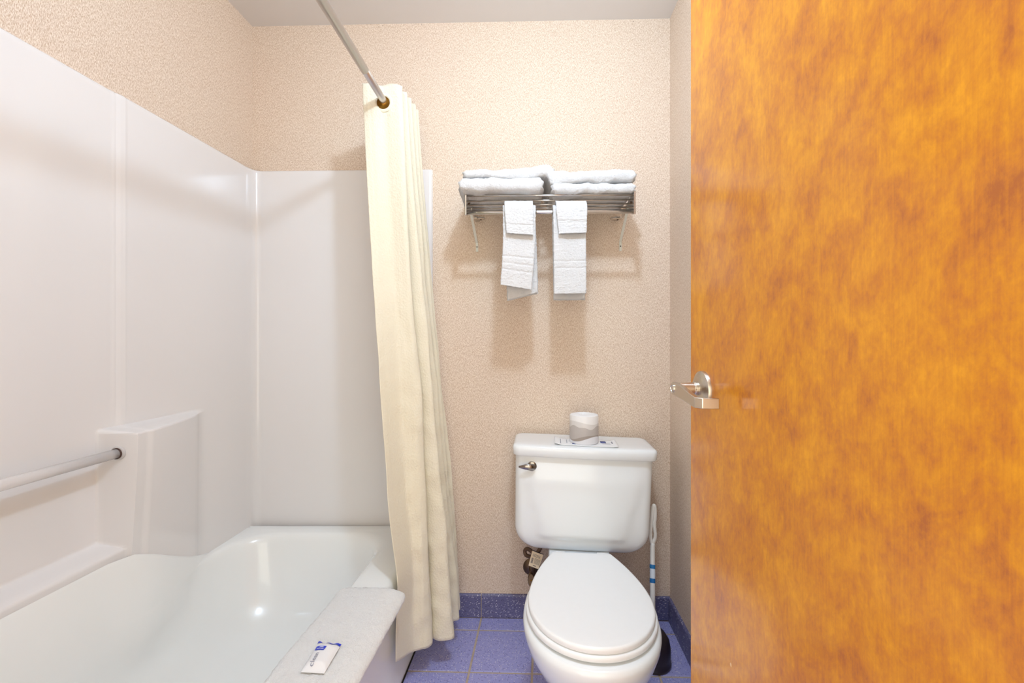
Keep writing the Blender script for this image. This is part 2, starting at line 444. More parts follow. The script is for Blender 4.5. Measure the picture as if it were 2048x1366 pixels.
def left_fix(ring, mode):
    out = []
    for p in ring:
        v = p.copy()
        if p.x < -1.0+.066*(p.y-1.3) and p.y < 1.66 and p.y > .30:
            gz = interp(gTab, p.y); f = ss(1.66, 1.5, p.y)*ss(.30, .36, p.y)
            sx = surX(p.y, gz-.01)+.0025
            if mode == 'top': v.x = p.x+(sx-p.x)*f; v.z = max(p.z, .371+(gz-.371)*f)
            if mode == 'top2': v.x = p.x+(sx+.003-p.x)*f; v.z = max(p.z, .371+(gz-.008-.371)*f) if gz > .39 else p.z
            if mode == 'in':
                xin = max(p.x, sx+.008) ; v.x = p.x+(xin-p.x)*f
        out.append(v)
    return out
rings.append(left_fix(tubring(.010,.03,.02,.012,.03,.371), 'top'))
rings.append(left_fix(tubring(.013,.05,.03,.02,.05,.371), 'top2'))
rings.append(left_fix(tubring(.034,.105,.07,.050,.14,.370), 'in'))
rings.append(left_fix(tubring(.040,.122,.085,.060,.15,.366), 'in'))
rings.append(left_fix(tubring(.045,.132,.093,.066,.155,.357), 'in'))
rings.append(left_fix(tubring(.050,.138,.10,.070,.16,.342), 'in'))
rings.append(left_fix(tubring(.058,.146,.11,.080,.165,.29), 'in'))
rings += [tubring(.072,.156,.13,.100,.17,.23), tubring(.09,.170,.15,.125,.18,.17), tubring(.115,.188,.18,.155,.185,.125),
          tubring(.145,.212,.22,.190,.17,.10), tubring(.19,.25,.27,.235,.13,.088), tubring(.26,.31,.36,.32,.07,.083), tubring(.33,.36,.6,.55,.015,.081)]
V, Fc = loft(rings, True, True, True)
tub = tag(obj('bathtub', V, Fc, M_tub, origin=(-.7, 1.0, 0), auto=70), 'white bathtub with rounded basin along the left wall', 'bathtub')
# drain strip caulk along the apron foot
V, Fc = prism([(apX(.2)+.0005,.2), (apX(1.74)+.0005,1.74), (apX(1.74)+.006,1.74), (apX(.2)+.006,.2)], -.002, .002)
tag(obj('trim_1', V, Fc, M_darkgap, smooth=False), kind='structure')

# grab bar
bx, bz = -1.052, .822
gb = empty('grab_bar', (bx+.003, .59, bz), 'clear acrylic grab bar across the tub wall recess under the soap shelf', 'grab bar')
m = NT('clear_acrylic'); M_acr = m.set(Base_Color=lin((250,246,244)), Roughness=.15, Transmission_Weight=.4, IOR=1.3, Alpha=1.0)
obj('bar', *tube([(bx-.02, .588, bz), (bx+.003, 1.158, bz-.004)], .0125, 24), M_acr, gb)
for y, dx in ((1.158, 0), (.600, -.02)):
    s = 1 if y > 1 else -1
    obj('socket', *lathe([(.0155,-.004),(.0178,-.003),(.0185,0),(.0185,.006)], (bx+.003+dx, y, bz-.004 if y > 1 else bz), (0,s,0), 28), M_acr, gb)
    obj('socket_hole', *lathe([(.0128,-.007),(.0148,-.006),(.0148,.006)], (bx+.003+dx, y+s*.0, bz-.004 if y > 1 else bz), (0,s,0), 24), plain('dark_brown_hole', (70,44,36), .5), gb)  # solid dark ring painted in place of the shaded hole at the bar end

# ------------------------------------------------------------------ curtain rod & curtain
r0 = Vector((-.480, .115, 1.917)); r1 = Vector((-.4175, wallY(-.4175), 1.917))
def rodx(Y): return r0.x+(r1.x-r0.x)*(Y-r0.y)/(r1.y-r0.y)
rod = empty('curtain_rod', r1, 'straight steel shower curtain rod running overhead above the tub edge', 'curtain rod')
sp = .71
obj('rod_tube', *tube([r0, r0+(r1-r0)*sp], .0125, 24), M_rod, rod)
obj('inner_tube', *tube([r0+(r1-r0)*(sp-.01), r1], .0112, 24), M_rod, rod)
for p, d in ((r0, 1), (r1, -1)):
    obj('end_flange', *lathe([(.032,0),(.032,.004),(.018,.009),(.0155,.018),(.0135,.018)], p, (0,d,0), 28), M_chrome, rod, auto=40)
ZT = 1.972
top = [(-.498,1.452),(-.462,1.447),(-.43,1.455),(-.405,1.452),(-.378,1.450),(-.369,1.458),(-.395,1.470),(-.47,1.474),(-.482,1.482),(-.45,1.490),(-.375,1.488),(-.362,1.496),(-.39,1.507),(-.468,1.512),(-.478,1.520),(-.45,1.528),(-.368,1.524),(-.356,1.533),(-.385,1.545),(-.466,1.550),(-.475,1.558),(-.45,1.566),(-.362,1.562),(-.350,1.571),(-.38,1.583),(-.46,1.588),(-.47,1.597),(-.44,1.606),(-.362,1.602),(-.348,1.611),(-.38,1.624),(-.455,1.630)]
bot = [(-.350,1.305),(-.342,1.36),(-.325,1.412),(-.303,1.428),(-.280,1.436),(-.263,1.455),(-.270,1.478),(-.295,1.492),(-.305,1.500),(-.285,1.495),(-.245,1.474),(-.207,1.480),(-.204,1.505),(-.235,1.53),(-.262,1.545),(-.255,1.56),(-.222,1.568),(-.199,1.583),(-.205,1.600),(-.24,1.608),(-.27,1.615),(-.26,1.628),(-.22,1.632),(-.20,1.64),(-.215,1.652),(-.25,1.658),(-.27,1.664),(-.26,1.672),(-.22,1.677),(-.20,1.685),(-.215,1.695),(-.25,1.70)]
NU, NZ = 340, 200
ts = spline([(x,y,0) for x,y in top], NU); bs = spline([(x,y,0) for x,y in bot], NU)
hem = [.152,.125,.104,.100,.100,.101,.103,.103]
V = []
for j in range(NZ+1):
    t = j/NZ
    for i in range(NU+1):
        zb = interp([(k/31, h) for k, h in enumerate(hem)], i/NU) if i/NU < 7/31 else .10
        z = ZT+(zb-ZT)*t
        # top edge sagging between grommets a little
        if t < .12: z += -.006*math.sin(i/NU*math.pi*31/3)**2*(1-t/.12)
        e = ss(.0, 1.0, t)*.35+t*.65
        p = ts[i]*(1-e)+bs[i]*e
        nx = noise.noise((i*.028, z*2.4, 0))*.011*ss(.05,.4,t)+noise.noise((i*.06, z*7, 5))*.0045*ss(.1,.5,t)
        ny = noise.noise((i*.022+9, z*2.0, 3))*.013*ss(.05,.4,t)+noise.noise((i*.07, z*9, 8))*.004*ss(.1,.5,t)
        edge = math.exp(-(i/NU*31/2.5)**2)
        bump_ = .016*edge*math.exp(-((z-.38)/.13)**2)
        ii = i/NU*31
        wr = noise.noise(Vector((p.x*22+z*9, z*16-p.x*8, 2)))*.006*ss(.2,.75,t)*ss(.0,.6,ii)
        hemf = -.0016*ss(.62,.52,ii)-.0014*ss(1.861,1.866,z)*ss(4.8,4.4,ii)
        V.append(Vector((p.x+nx*(1-edge*.7)+bump_, p.y+ny*.8+wr+hemf, z)))
# hole for the rod through the leading panel: grommet position
def near_u(x):
    return min(range(0, int(NU*4/31)), key=lambda i: abs(ts[i].x-x))
gy = 1.455; gx = rodx(gy); gc = Vector((gx, gy, 1.909))
Fc = []
for j in range(NZ):
    for i in range(NU):
        q = (j*(NU+1)+i, j*(NU+1)+i+1, (j+1)*(NU+1)+i+1, (j+1)*(NU+1)+i)
        c = (V[q[0]]+V[q[2]])/2
        if (Vector((c.x-rodx(c.y), 0, c.z-1.909))).length < .0235: continue
        Fc.append(q)
cur = obj('shower_curtain', V, Fc, M_curt, origin=(-.3, 1.5, .1), fix=False)
tag(cur, 'cream fabric shower curtain bunched at the wall end of the tub', 'curtain')
m = cur.modifiers.new('sol', 'SOLIDIFY'); m.thickness = .0012
def ring_torus(c, R, r, axis, n=40, k=10, flat=.5):
    ax = Vector(axis).normalized(); u = ax.orthogonal().normalized(); v = ax.cross(u); rings = []
    for i in range(n):
        t = 2*math.pi*i/n; d = u*math.cos(t)+v*math.sin(t)
        rings.append([Vector(c)+d*(R+r*math.cos(2*math.pi*j/k))+ax*r*flat*math.sin(2*math.pi*j/k) for j in range(k)])
    return loft(rings+[rings[0]], True)
for n_, (Y, dx) in enumerate(((1.452,0),(1.472,0),(1.490,0),(1.510,0),(1.528,0),(1.548,0),(1.566,0),(1.586,0),(1.604,0))):
    gr = obj('grommet', *ring_torus((rodx(Y), Y-.002 if n_ == 0 else Y, 1.909), .0275, .006, (0,1,0), flat=.45), M_curt if n_ == 0 else M_curt, cur)
    if n_ == 0:
        obj('brass_lining', *lathe([(.0225,-.003),(.0212,-.002),(.0212,.004),(.0205,.006),(.0212,.008),(.0205,.012),(.0212,.014),(.0225,.014),(.0235,.0)], (rodx(Y), Y+.001, 1.909), (0,1,0), 32), M_brass, gr)
# ------------------------------------------------------------------ towels
def fuzz(p, a=.0022, s=150.): return Vector((noise.noise(p*s), noise.noise(p*s+Vector((7,3,1))), noise.noise(p*s+Vector((1,9,4)))))*a
def folded(name, x0, x1, y0, y1, z0, z1, label, warp, layers=2, seed=0, yaw=0.0):
    """folded towel: layered slab with rounded front fold; warp(u)->extra z at right/left"""
    nx, rings = 80, []
    h = (z1-z0)
    prof = []
    nf = 14
    # closed cross-section in (y,z), front fold rounded (y0 front)
    for i in range(nf+1):
        t = -math.pi/2-math.pi*i/nf
        prof.append((h*.42*(1+math.cos(t))+0.0, h*.5+h*.5*abs(math.sin(t))**.8*(1 if math.sin(t) > 0 else -1)))
    d = y1-y0
    prof = [(a, b) for a, b in prof]
    topl = [(h*.42+(d-h*.5)*i/16, h+ .0015*math.sin(i)) for i in range(1, 17)]
    backl = [(d-.0, h*.75), (d-.004, h*.5), (d-.0, h*.25)]
    botl = [(h*.42+(d-h*.5)*(16-i)/16, 0) for i in range(0, 16)]
    sec = prof+topl+backl+botl
    for i in range(nx+1):
        u = i/nx; x = x0+(x1-x0)*u
        e = min(u, 1-u)*nx; k = 1-.35*max(0, 1-e/2.2)**2; kk = max(0, 1-e/2.0)
        ring = []
        for (a, b) in sec:
            zz = z0+h*.5+(b-h*.5)*k; yy = y0+a+.004*kk*0
            wz, wy = warp(u, a/d, b/h)
            p = Vector((x, yy+wy+(x-(x0+x1)/2)*yaw, zz+wz))
            p += Vector((0, noise.noise(Vector((u*5+seed, a*9, 1)))*.006, noise.noise(Vector((u*6+seed*3, a*7, b*20)))*.007))
            # groove marking the folded layers on the side ends
            ring.append(p+fuzz(p))
        rings.append(ring)
    # end caps: pull inner rings
    def cap(r, sgn):
        c = sum(r, Vector())/len(r); out = []
        for f in (.93, .8, .55, .25):
            out.append([Vector((p.x+sgn*(.004+.003*math.sin(f*9)+.002*math.sin((p.z-z0)/h*math.pi*2*layers)), c.y+(p.y-c.y)*(1-(1-f)*.35*2 if False else f), c.z+(p.z-c.z)*f)) for p in r])
        return out
    L = cap(rings[0], -1)[::-1]; R = cap(rings[-1], 1)
    V, Fc = loft(L+rings+R, True, True, True)
    return tag(obj(name, V, Fc, M_terry, origin=((x0+x1)/2, (y0+y1)/2, z0)), label, 'towel', 'bath towels folded on the rack')
def RX(px, Y): return (px-1024)*Y/F
folded('bath_towel', RX(921,1.475), RX(1083,1.475), 1.468, 1.72, 1.621, 1.672, 'thick folded white bath towel, lower one of the left pair on the rack', lambda u,a,b: (-.004*(1-u)*b, 0), seed=1)
folded('bath_towel', RX(930,1.50), RX(1104,1.50), 1.488, 1.72, 1.674, 1.704, 'folded white bath towel on top of the left pair, right end raised', lambda u,a,b: (.010*ss(.2,.95,u)*b+.003*math.sin(u*9)-.028*ss(.93,1.0,u)*(1-b), 0), seed=2)
folded('bath_towel', RX(1107,1.485), RX(1268,1.485), 1.482, 1.715, 1.621, 1.657, 'folded white bath towel, lower one of the right pair on the rack', lambda u,a,b: (-.003*math.sin(u*3)*b, 0), seed=3)
folded('bath_towel', RX(1102,1.492), RX(1269,1.492), 1.487, 1.715, 1.660, 1.700, 'folded white bath towel on top of the right pair on the rack', lambda u,a,b: (.006*ss(.5,.9,u)*b-.012*ss(.35,.05,u)*(1-b)+.004*ss(.6,.9,u)*(1-b), 0), seed=4)

def drape(name, x0, x1, yb, zb, rb, zf, zr, label, cat_group, thick=.010, skewf=(0,0), skewr=(0,0), xl=lambda s: 0, layers=2, bands=(), taper=0, flare=.0, wave=.003, seed=0, rshift=0):
    """cloth hung over a bar at (yb,zb). front hem height zf, rear hem zr. skew = extra z at left/right ends"""
    parts = []; nx = 26
    for L in range(layers):
        R = rb+thick*(layers-1-L)+thick*.5
        path = []
        nf = 110
        Lf = zb-zf; Lr = zb-zr
        for i in range(nf+1): path.append(('f', 1-i/nf))
        for i in range(1, 12): path.append(('a', i/12))
        for i in range(nf+1): path.append(('r', i/nf))
        inset_ = .0022*L; rows = []
        def pt(k, s, u, off):
            rr = R+off; x = x0+inset_+(x1-x0-2*inset_)*u
            if k == 'f':
                hz = zf+skewf[0]*(1-u)+skewf[1]*u+.003*L; z = zb+(hz-zb)*s; y = yb-rr-flare*s
            elif k == 'a':
                t = math.pi*s; y = yb-rr*math.cos(t); z = zb+rr*math.sin(t)
            else:
                hz = zr+skewr[0]*(1-u)+skewr[1]*u+.003*L; z = zb+(hz-zb)*s; y = yb+rr
            if k == 'f': x += xl(s)+(u-.5)*taper*s
            if k == 'r': x += rshift*s+xl(s)*.4+(u-.5)*taper*.5*s+.004*s
            y += wave*noise.noise(Vector((u*2.5+seed, z*9, L*1.)))
            if k == 'f' and off > 0:
                for b in bands:
                    zz = z-(skewf[0]*(1-u)+skewf[1]*u)*s
                    y += .0022*math.exp(-((zz-b)/.0026)**2)
            p = Vector((x, y, z)); return p+fuzz(p, .0017, 190)
        outer = [[pt(k, s, i/nx, thick*.46) for i in range(nx+1)] for k, s in path]
        inner = [[pt(k, s, i/nx, -thick*.46) for i in range(nx+1)] for k, s in path]
        rings = [o+i[::-1] for o, i in zip(outer, inner)]
        parts.append(loft(rings, True, True, True))
    V, Fc = join(*parts)
    return tag(obj(name, V, Fc, M_terry, origin=((x0+x1)/2, yb, zf)), label, 'towel', cat_group)
YB, ZB = 1.505, 1.560
drape('hand_towel', RX(1006,1.49), RX(1071,1.49), YB+.0005, ZB, .0085, 1.296, 1.258, 'long white hand towel hanging from the rack bar, left of the two', 'hand towels hanging on the rack bar',
      thick=.0075, skewf=(.010,-.008), skewr=(-.004,.022), xl=lambda s: -.012*s+.004*math.sin(s*3), bands=(1.399, 1.375, 1.352), taper=-.006, flare=.006, seed=1, rshift=.013)
drape('hand_towel', RX(1106,1.49), RX(1171,1.49), YB+.0005, ZB, .0085, 1.274, 1.256, 'long white hand towel hanging from the rack bar, right of the two', 'hand towels hanging on the rack bar',
      thick=.0075, skewf=(0,.002), skewr=(0,.001), xl=lambda s: .002*s, bands=(1.386, 1.362), taper=-.002, flare=.005, seed=5)
drape('washcloth', RX(1009,1.475), RX(1066,1.475), YB+.0005, ZB, .0245, 1.476, 1.478, 'small white washcloth folded over the left hanging hand towel', 'washcloths over the hanging hand towels',
      thick=.0065, skewf=(.003,-.004), xl=lambda s: .004*s, taper=-.006, flare=.004, bands=(1.507,), seed=3, wave=.002)
drape('washcloth', RX(1112,1.475), RX(1174,1.475), YB+.0005, ZB, .0245, 1.478, 1.486, 'small white washcloth folded over the right hanging hand towel', 'washcloths over the hanging hand towels',
      thick=.0065, skewf=(-.002,.001), xl=lambda s: .003*s, taper=-.012, flare=.004, bands=(1.520, 1.514), seed=8, wave=.002)

# ------------------------------------------------------------------ towel rack
XL, XR = RX(932,1.505), RX(1267,1.505)
def rk(x, dy, z): return Vector((x+.08*dy, 1.505+dy-.0266*(x-.13), z))
rack = empty('towel_rack', rk((XL+XR)/2, .23, 1.56), 'chrome wall-mounted towel rack with slatted shelf above the toilet', 'towel rack')
for x, s in ((XL, 1), (XR, -1)):
    V = []
    ring = [rk(x, -.008, 1.552), rk(x, -.008, 1.622), rk(x, -.002, 1.627), rk(x, .20, 1.627), rk(x, .232, 1.622), rk(x, .232, 1.600), rk(x, .10, 1.590), rk(x, .012, 1.552)]
    r2 = [p+Vector((.0025*s, 0, 0)) for p in ring]
    pl = obj('side_plate', *loft([ring, r2], True, True, True), M_chrome, rack, smooth=False)
    obj('front_cap', *bevbox(rk(x, -.010, 1.5875), (.006, .004, .078), .001, 1), M_chrome, rack, smooth=False)
    for dy, z in ((.03, 1.600), (.05, 1.607)):
        obj('rivet', *lathe([(.004,0),(.0035,.0015),(0,.002)], rk(x, dy, z)+Vector((.0026*s,0,0)), (s,0,0), 12), M_bronze, pl)
for i, dy in enumerate((0, .055, .103, .145, .182)):
    obj('shelf_bar', *tube([rk(XL+.001, dy, 1.618), rk(XR-.001, dy, 1.618)], .0031 if i else .0036, 14), M_chrome, rack)
obj('towel_bar', *tube([rk(XL+.001, 0, ZB), rk(XR-.001, 0, ZB)], .0075, 20), M_chrome, rack)
for x, s in ((-.150, 1), (.425, -1)):
    yw = wallY(x)
    def strip(pts, w_=.0095, t=.0015):
        rings = []
        for k, p in enumerate(pts):
            a = pts[max(k-1,0)]; b = pts[min(k+1,len(pts)-1)]; d = (b-a).normalized(); n = d.cross(Vector((1,0,0))).normalized()
            rings.append([p+Vector((-w_/2,0,0))+n*t, p+Vector((w_/2,0,0))+n*t, p+Vector((w_/2,0,0))-n*t, p+Vector((-w_/2,0,0))-n*t])
        return loft(rings, True, True, True)
    xo = x-.002*s
    br = obj('bracket_arm', *strip([Vector((xo-.006*0, 1.60, 1.601)), Vector((xo, 1.625, 1.583)), Vector((x+.008, yw-.004, 1.508)), Vector((x+.009, yw-.0025, 1.498)), Vector((x+.009, yw-.0025, 1.472))]), M_strut, rack, smooth=False)
    obj('screw', *lathe([(.0026,0),(.002,.0012),(0,.0014)], Vector((x+.009, yw-.0040, 1.491)), (0,-1,0), 12), plain('dark_screw', (60,40,30), .5), br)
    # oval wall mounting plate
    c = Vector((x+.018*s+(.004 if s > 0 else 0), 1.70, 1.592)); ring0 = []; rg = []
    for h, k in ((0, 1), (.003, 1), (.005, .85)):
        rg.append([c+Vector((math.cos(2*math.pi*i/28)*.024*k, math.sin(2*math.pi*i/28)*.011*k*1.6, -h)) for i in range(28)])
    mp = obj('mounting_plate', *loft(rg, True, True, True), M_chrome, rack, auto=40)
    obj('screw', *lathe([(.004,0),(.003,.002),(0,.0022)], c+Vector((.006,0,-.005)), (0,0,-1), 12), M_bronze, mp)
    obj('wall_foot', *bevbox((x+.01*s, (1.70+wallY(x))/2+.004, 1.597), (.02, wallY(x)-1.70-.006, .008), .001, 1), M_chrome, rack, smooth=False)

# ------------------------------------------------------------------ toilet
T0 = Vector((.2195, 1.25, 0)); ux = Vector((math.cos(-.055), math.sin(-.055), 0)); uy = Vector((-math.sin(-.055)*-1*-1, math.cos(-.055), 0))
uy = Vector((.066, 1, 0)).normalized(); ux = Vector((1, -.066, 0)).normalized()
def TL(x, y, z):  # toilet local: x right, y back (0 at bowl middle)
    return T0+ux*x+uy*y+Vector((0,0,z))
toilet = empty('toilet', (T0.x, T0.y, 0), 'white two-piece toilet with closed lid below the towel rack', 'toilet')
def egg(hw, yb, yf, n=56, hinge=None, pw=2.15, wmax=.45):
    """outline: front tip at yf (towards camera, negative), back at yb, half width hw"""
    ym = yf+(yb-yf)*wmax; pts = []
    for i in range(n):
        t = 2*math.pi*i/n; c, s = math.cos(t), math.sin(t)
        x = hw*(abs(c)**(2/pw))*(1 if c > 0 else -1)
        y = ym+((yb-ym) if s > 0 else (ym-yf))*(abs(s)**(2/pw))*(1 if s > 0 else -1)
        if hinge and s > 0:
            f = (y-ym)/(yb-ym); x = x
        pts.append((x, y))
    return pts
def lid_outline(hw, yf, yb, hb, n=30, grow=0):
    """D/egg shape with a narrower straight back edge of half width hb"""
    ym = yf+(yb-yf)*.43; R = []
    for i in range(n+1):           # right side front tip -> back
        t = i/n
        if t < .55:
            a = t/.55*math.pi/2; R.append((hw*math.sin(a)**.96, ym-(ym-yf)*math.cos(a)))
        else:
            a = (t-.55)/.45; x = hw-(hw-hb)*(a**1.75); R.append((x, ym+(yb-ym)*(a**1.0)))
    R = [(x+grow*(1 if x > .01 else 0), y) for x, y in R]
    L = [(-x, y) for x, y in R[::-1][:-1]]
    return R+L
def ring_at(o, z, sc=1.0, dy=0, cy=None):
    cx = 0; cy = cy if cy is not None else sum(p[1] for p in o)/len(o)
    return [TL(x*sc, cy+(y-cy)*sc+dy, z) for x, y in o]
YBK = .222; YFT = -.235
lo = lid_outline(.172, YFT, YBK, .098)
def slab(o, z0, z1, r, dome=0):
    rings = [ring_at(o, z0, .975), ring_at(o, z0+r*.3, .995), ring_at(o, z0+r, 1.0), ring_at(o, z1-r, 1.0), ring_at(o, z1-r*.45, .994), ring_at(o, z1-r*.1, .98), ring_at(o, z1, .962)]
    for k in (.9, .75, .5, .25, .05): rings.append(ring_at(o, z1+dome*(1-k*k), k*.962))
    return loft(rings, True, True, True)
obj('seat_lid', *slab(lo, .383, .400, .006, .002), M_seat, toilet, auto=50)
# seat: ring shape under the lid
so = lid_outline(.177, YFT-.004, YBK-.01, .10)
ri = []
for z, k in ((.3665,.985),(.3685,.998),(.374,1.003),(.379,1.0),(.3818,.985),(.382,.95)): ri.append(ring_at(so, z, k))
inn = [ring_at(so, .381, .68), ring_at(so, .376, .66), ring_at(so, .364, .665)]
obj('seat', *loft(ri+inn+[ri[0]], True), M_seat, toilet, auto=50)
for s in (-1, 1):
    obj('hinge', *tube([TL(s*.055, YBK+.012, .385), TL(s*.090, YBK+.012, .385)], .009, 14), M_seat, toilet)
# bowl: lofted sections
def bowl():
    secs = [ (.000, .112, -.085, .30, 2.6), (.012, .112, -.085, .30, 2.6), (.03, .100, -.075, .295, 2.5), (.09, .094, -.080, .29, 2.4), (.15, .104, -.110, .28, 2.3),
             (.20, .130, -.165, .265, 2.2), (.245, .156, -.212, .25, 2.15), (.29, .175, -.243, .245, 2.1), (.325, .184, -.256, .245, 2.1), (.345, .186, -.260, .246, 2.1), (.356, .183, -.257, .244, 2.1), (.361, .176, -.250, .238, 2.1)]
    rings = []
    for z, hw, yf, yb, pw in secs:
        e = egg(hw, yb, yf, 64, pw=pw, wmax=.44)
        # narrow towards the tank above the foot
        out = []
        for x, y in e:
            k = 1-.22*ss(.05, .25, y)*ss(.15, .3, z); out.append(TL(x*k, y, z))
        rings.append(out)
    e = egg(.12, .14, -.19, 64, pw=2.1, wmax=.44)
    rings.append([TL(x, y, .355) for x, y in e]); rings.append([TL(x*.95, y*.95, .33) for x, y in e]); rings.append([TL(x*.6, y*.6, .22) for x, y in e])
    return loft(rings, True, True, True)
shelf = []
for z, w_, f, b in ((.25,.085,.16,.30),(.30,.098,.15,.38),(.352,.110,.14,.42),(.360,.106,.145,.415)):
    shelf.append([TL(x, (f+b)/2+y*(b-f)/2, z) for x, y in [(w_*abs(math.cos(t))**.5*(1 if math.cos(t)>0 else -1), abs(math.sin(t))**.5*(1 if math.sin(t)>0 else -1)) for t in [2*math.pi*i/32 for i in range(32)]]])
obj('bowl', *join(bowl(), loft(shelf, True, True, True)), M_porc, toilet, auto=60)
for s in (-1, 1):
    obj('bolt_cap', *lathe([(.014,0),(.013,.012),(.008,.018),(0,.019)], TL(s*.118, .10, .0), (0,0,1), 16), M_white, toilet)
# tank
TC = Vector((.258, 1.632, 0)); roll = .028
def TK(x, y, z):   # z measured absolute, rolled about the tank centre at z=.55
    zz = z-.55; c, s = math.cos(roll), math.sin(roll)
    X = x*c+zz*s; Z = -x*s+zz*c
    return TC+ux*X+uy*y+Vector((0,0,.55+Z))
def rr(hw, y0, y1, r, n=8, m=6):
    pts = []; 
    for cx, cy, a0 in ((hw-r, y1-r, 0), (-hw+r, y1-r, 90), (-hw+r, y0+r, 180), (hw-r, y0+r, 270)):
        for i in range(n+1):
            t = math.radians(a0+90*i/n); pts.append((cx+r*math.cos(t), cy+r*math.sin(t)))
        # side subdivisions toward next corner
        nxt = {0:(-hw+r, y1), 90:(-hw, y0+r), 180:(hw-r, y0), 270:(hw, y1-r)}[a0]; p = pts[-1]
        for i in range(1, 24): t = i/24; pts.append((p[0]+(nxt[0]-p[0])*t, p[1]+(nxt[1]-p[1])*t))
    return pts
def tank():
    rings = []; ztop, zbot, R = .705, .352, .088
    zs = [ztop-i*.0075 for i in range(0, 33)]; zs = [z for z in zs if z > zbot+R]+[zbot+R-R*math.sin(math.pi/2*i/16) for i in range(0, 17)]
    for z in zs:
        f = (ztop-z)/(ztop-zbot); hw = .2455-.006*f; dpf = -.088+.004*f; dpb = .078
        if z < zbot+R:
            t = (zbot+R-z)/R; hw -= R*(1-math.sqrt(max(0, 1-t*t))); q = 1-math.sqrt(max(0, 1-t**3)); dpf += .05*q; dpb -= .02*q
        ring = []
        for x, y in rr(hw, dpf, dpb, .032):
            yy = y
            if y < dpf+.02:           # bowed front and pressed apron panel
                yy -= .012*(1-(x/.25)**2)
                bx_ = abs(x); lim = .195-.045*ss(.62, .40, z)
                d1 = bx_-lim; zb_ = .412; d2 = zb_-z; d = max(d1, d2) if not (d1 > -.02 and d2 > -.02) else math.hypot(max(0,d1+.02), max(0,d2+.02))-.02
                yy += -.008*ss(.007, -.007, d)*ss(.69, .60, z)
            ring.append(TK(x, yy, z))
        rings.append(ring)
    return loft(rings, True, True, True)
tk = obj('tank', *tank(), M_porc, toilet, auto=60)
def tlid():
    rings = []
    for z, g_ in ((.700, -.012), (.700, 0), (.703, .003), (.726, .0045), (.733, .003), (.737, -.001), (.7395, -.008), (.7405,-.02), (.7408, -.05)):
        ring = []
        for x, y in rr(.2505+g_, -.100-g_, .090+g_*.3, max(.01, .024+g_*.3)):
            yy = y-(.012*(1-(x/.26)**2) if y < -.06 else 0); ring.append(TK(x, yy, z))
        rings.append(ring)
    return loft(rings, True, True, True)
obj('tank_lid', *tlid(), M_porc, toilet, auto=50)
# flush lever
fl = Vector(TK(-.196, -.0935, .662))
obj('flush_lever', *join(lathe([(.0175,0),(.0165,.004),(.012,.006),(.0,.0065)], fl+Vector((.012,0,0)), (-.066,-1,0), 24),
    tube([fl+Vector((.022,-.012,-.001)), fl+Vector((.010,-.017,0)), fl+Vector((-.012,-.017,.002)), fl+Vector((-.036,-.013,.001))], .008, 16, radii=[.0095,.0115,.0095,.003], flat=(.45,1.0)),
    lathe([(.007,0),(.007,.014)], fl+Vector((.012,0,0)), (-.066,-1,0), 16)), metal('chrome_painted_reflection', (150,145,140), .1), toilet, auto=50)  # chrome colour darkened to stand in for its dark reflections

# ------------------------------------------------------------------ toilet roll, leaflet
def tankz(X, Y):  # lid top height at world X,Y
    x = (Vector((X,Y,0))-TC).dot(ux); return .7408-x*roll+.0
rc = Vector((.264, 1.595, 0)); rc.z = tankz(rc.x, rc.y)+.002
lf = empty('leaflet', (rc.x, rc.y, rc.z-.002), 'white folded paper leaflet lying under the toilet roll on the tank', 'leaflet')
def sheet(name, c, w_, d, yaw, fz, mat, parent, nx=24, ny=10, t=.0006, part=None):
    V = []; cs, sn = math.cos(yaw), math.sin(yaw)
    for s in (0, 1):
        for j in range(ny+1):
            for i in range(nx+1):
                u, v = i/nx*2-1, j/ny*2-1; x, y = u*w_/2, v*d/2
                V.append(Vector((c[0]+x*cs-y*sn, c[1]+x*sn+y*cs, c[2]+fz(u, v)+t*s)))
    n1 = (nx+1)*(ny+1); Fc = []
    idx = lambda s, i, j: s*n1+j*(nx+1)+i
    for j in range(ny):
        for i in range(nx):
            Fc.append((idx(1,i,j), idx(1,i+1,j), idx(1,i+1,j+1), idx(1,i,j+1))); Fc.append((idx(0,i,j), idx(0,i,j+1), idx(0,i+1,j+1), idx(0,i+1,j)))
    for i in range(nx): Fc += [(idx(0,i,0), idx(0,i+1,0), idx(1,i+1,0), idx(1,i,0)), (idx(0,i,ny), idx(1,i,ny), idx(1,i+1,ny), idx(0,i+1,ny))]
    for j in range(ny): Fc += [(idx(0,0,j), idx(1,0,j), idx(1,0,j+1), idx(0,0,j+1)), (idx(0,nx,j), idx(0,nx,j+1), idx(1,nx,j+1), idx(1,nx,j))]
    return obj(name, V, Fc, mat, parent)
M_paper = plain('white_paper', (247,247,248), .6); M_ink = plain('grey_ink', (150,152,165), .6); M_blue = plain('blue_ink', (14,60,196), .4)
M_dkblue = plain('navy_ink', (60,80,150), .5)
cz = lambda u, v: .0008+.006*ss(-.72,-1,u)+.0035*ss(.8,1,u)-(u*.115)*roll*.9
lfc = (rc.x+.004, rc.y-.006, rc.z-.0015)
sheet('page', lfc, .225, .105, -.09, cz, M_paper, lf)
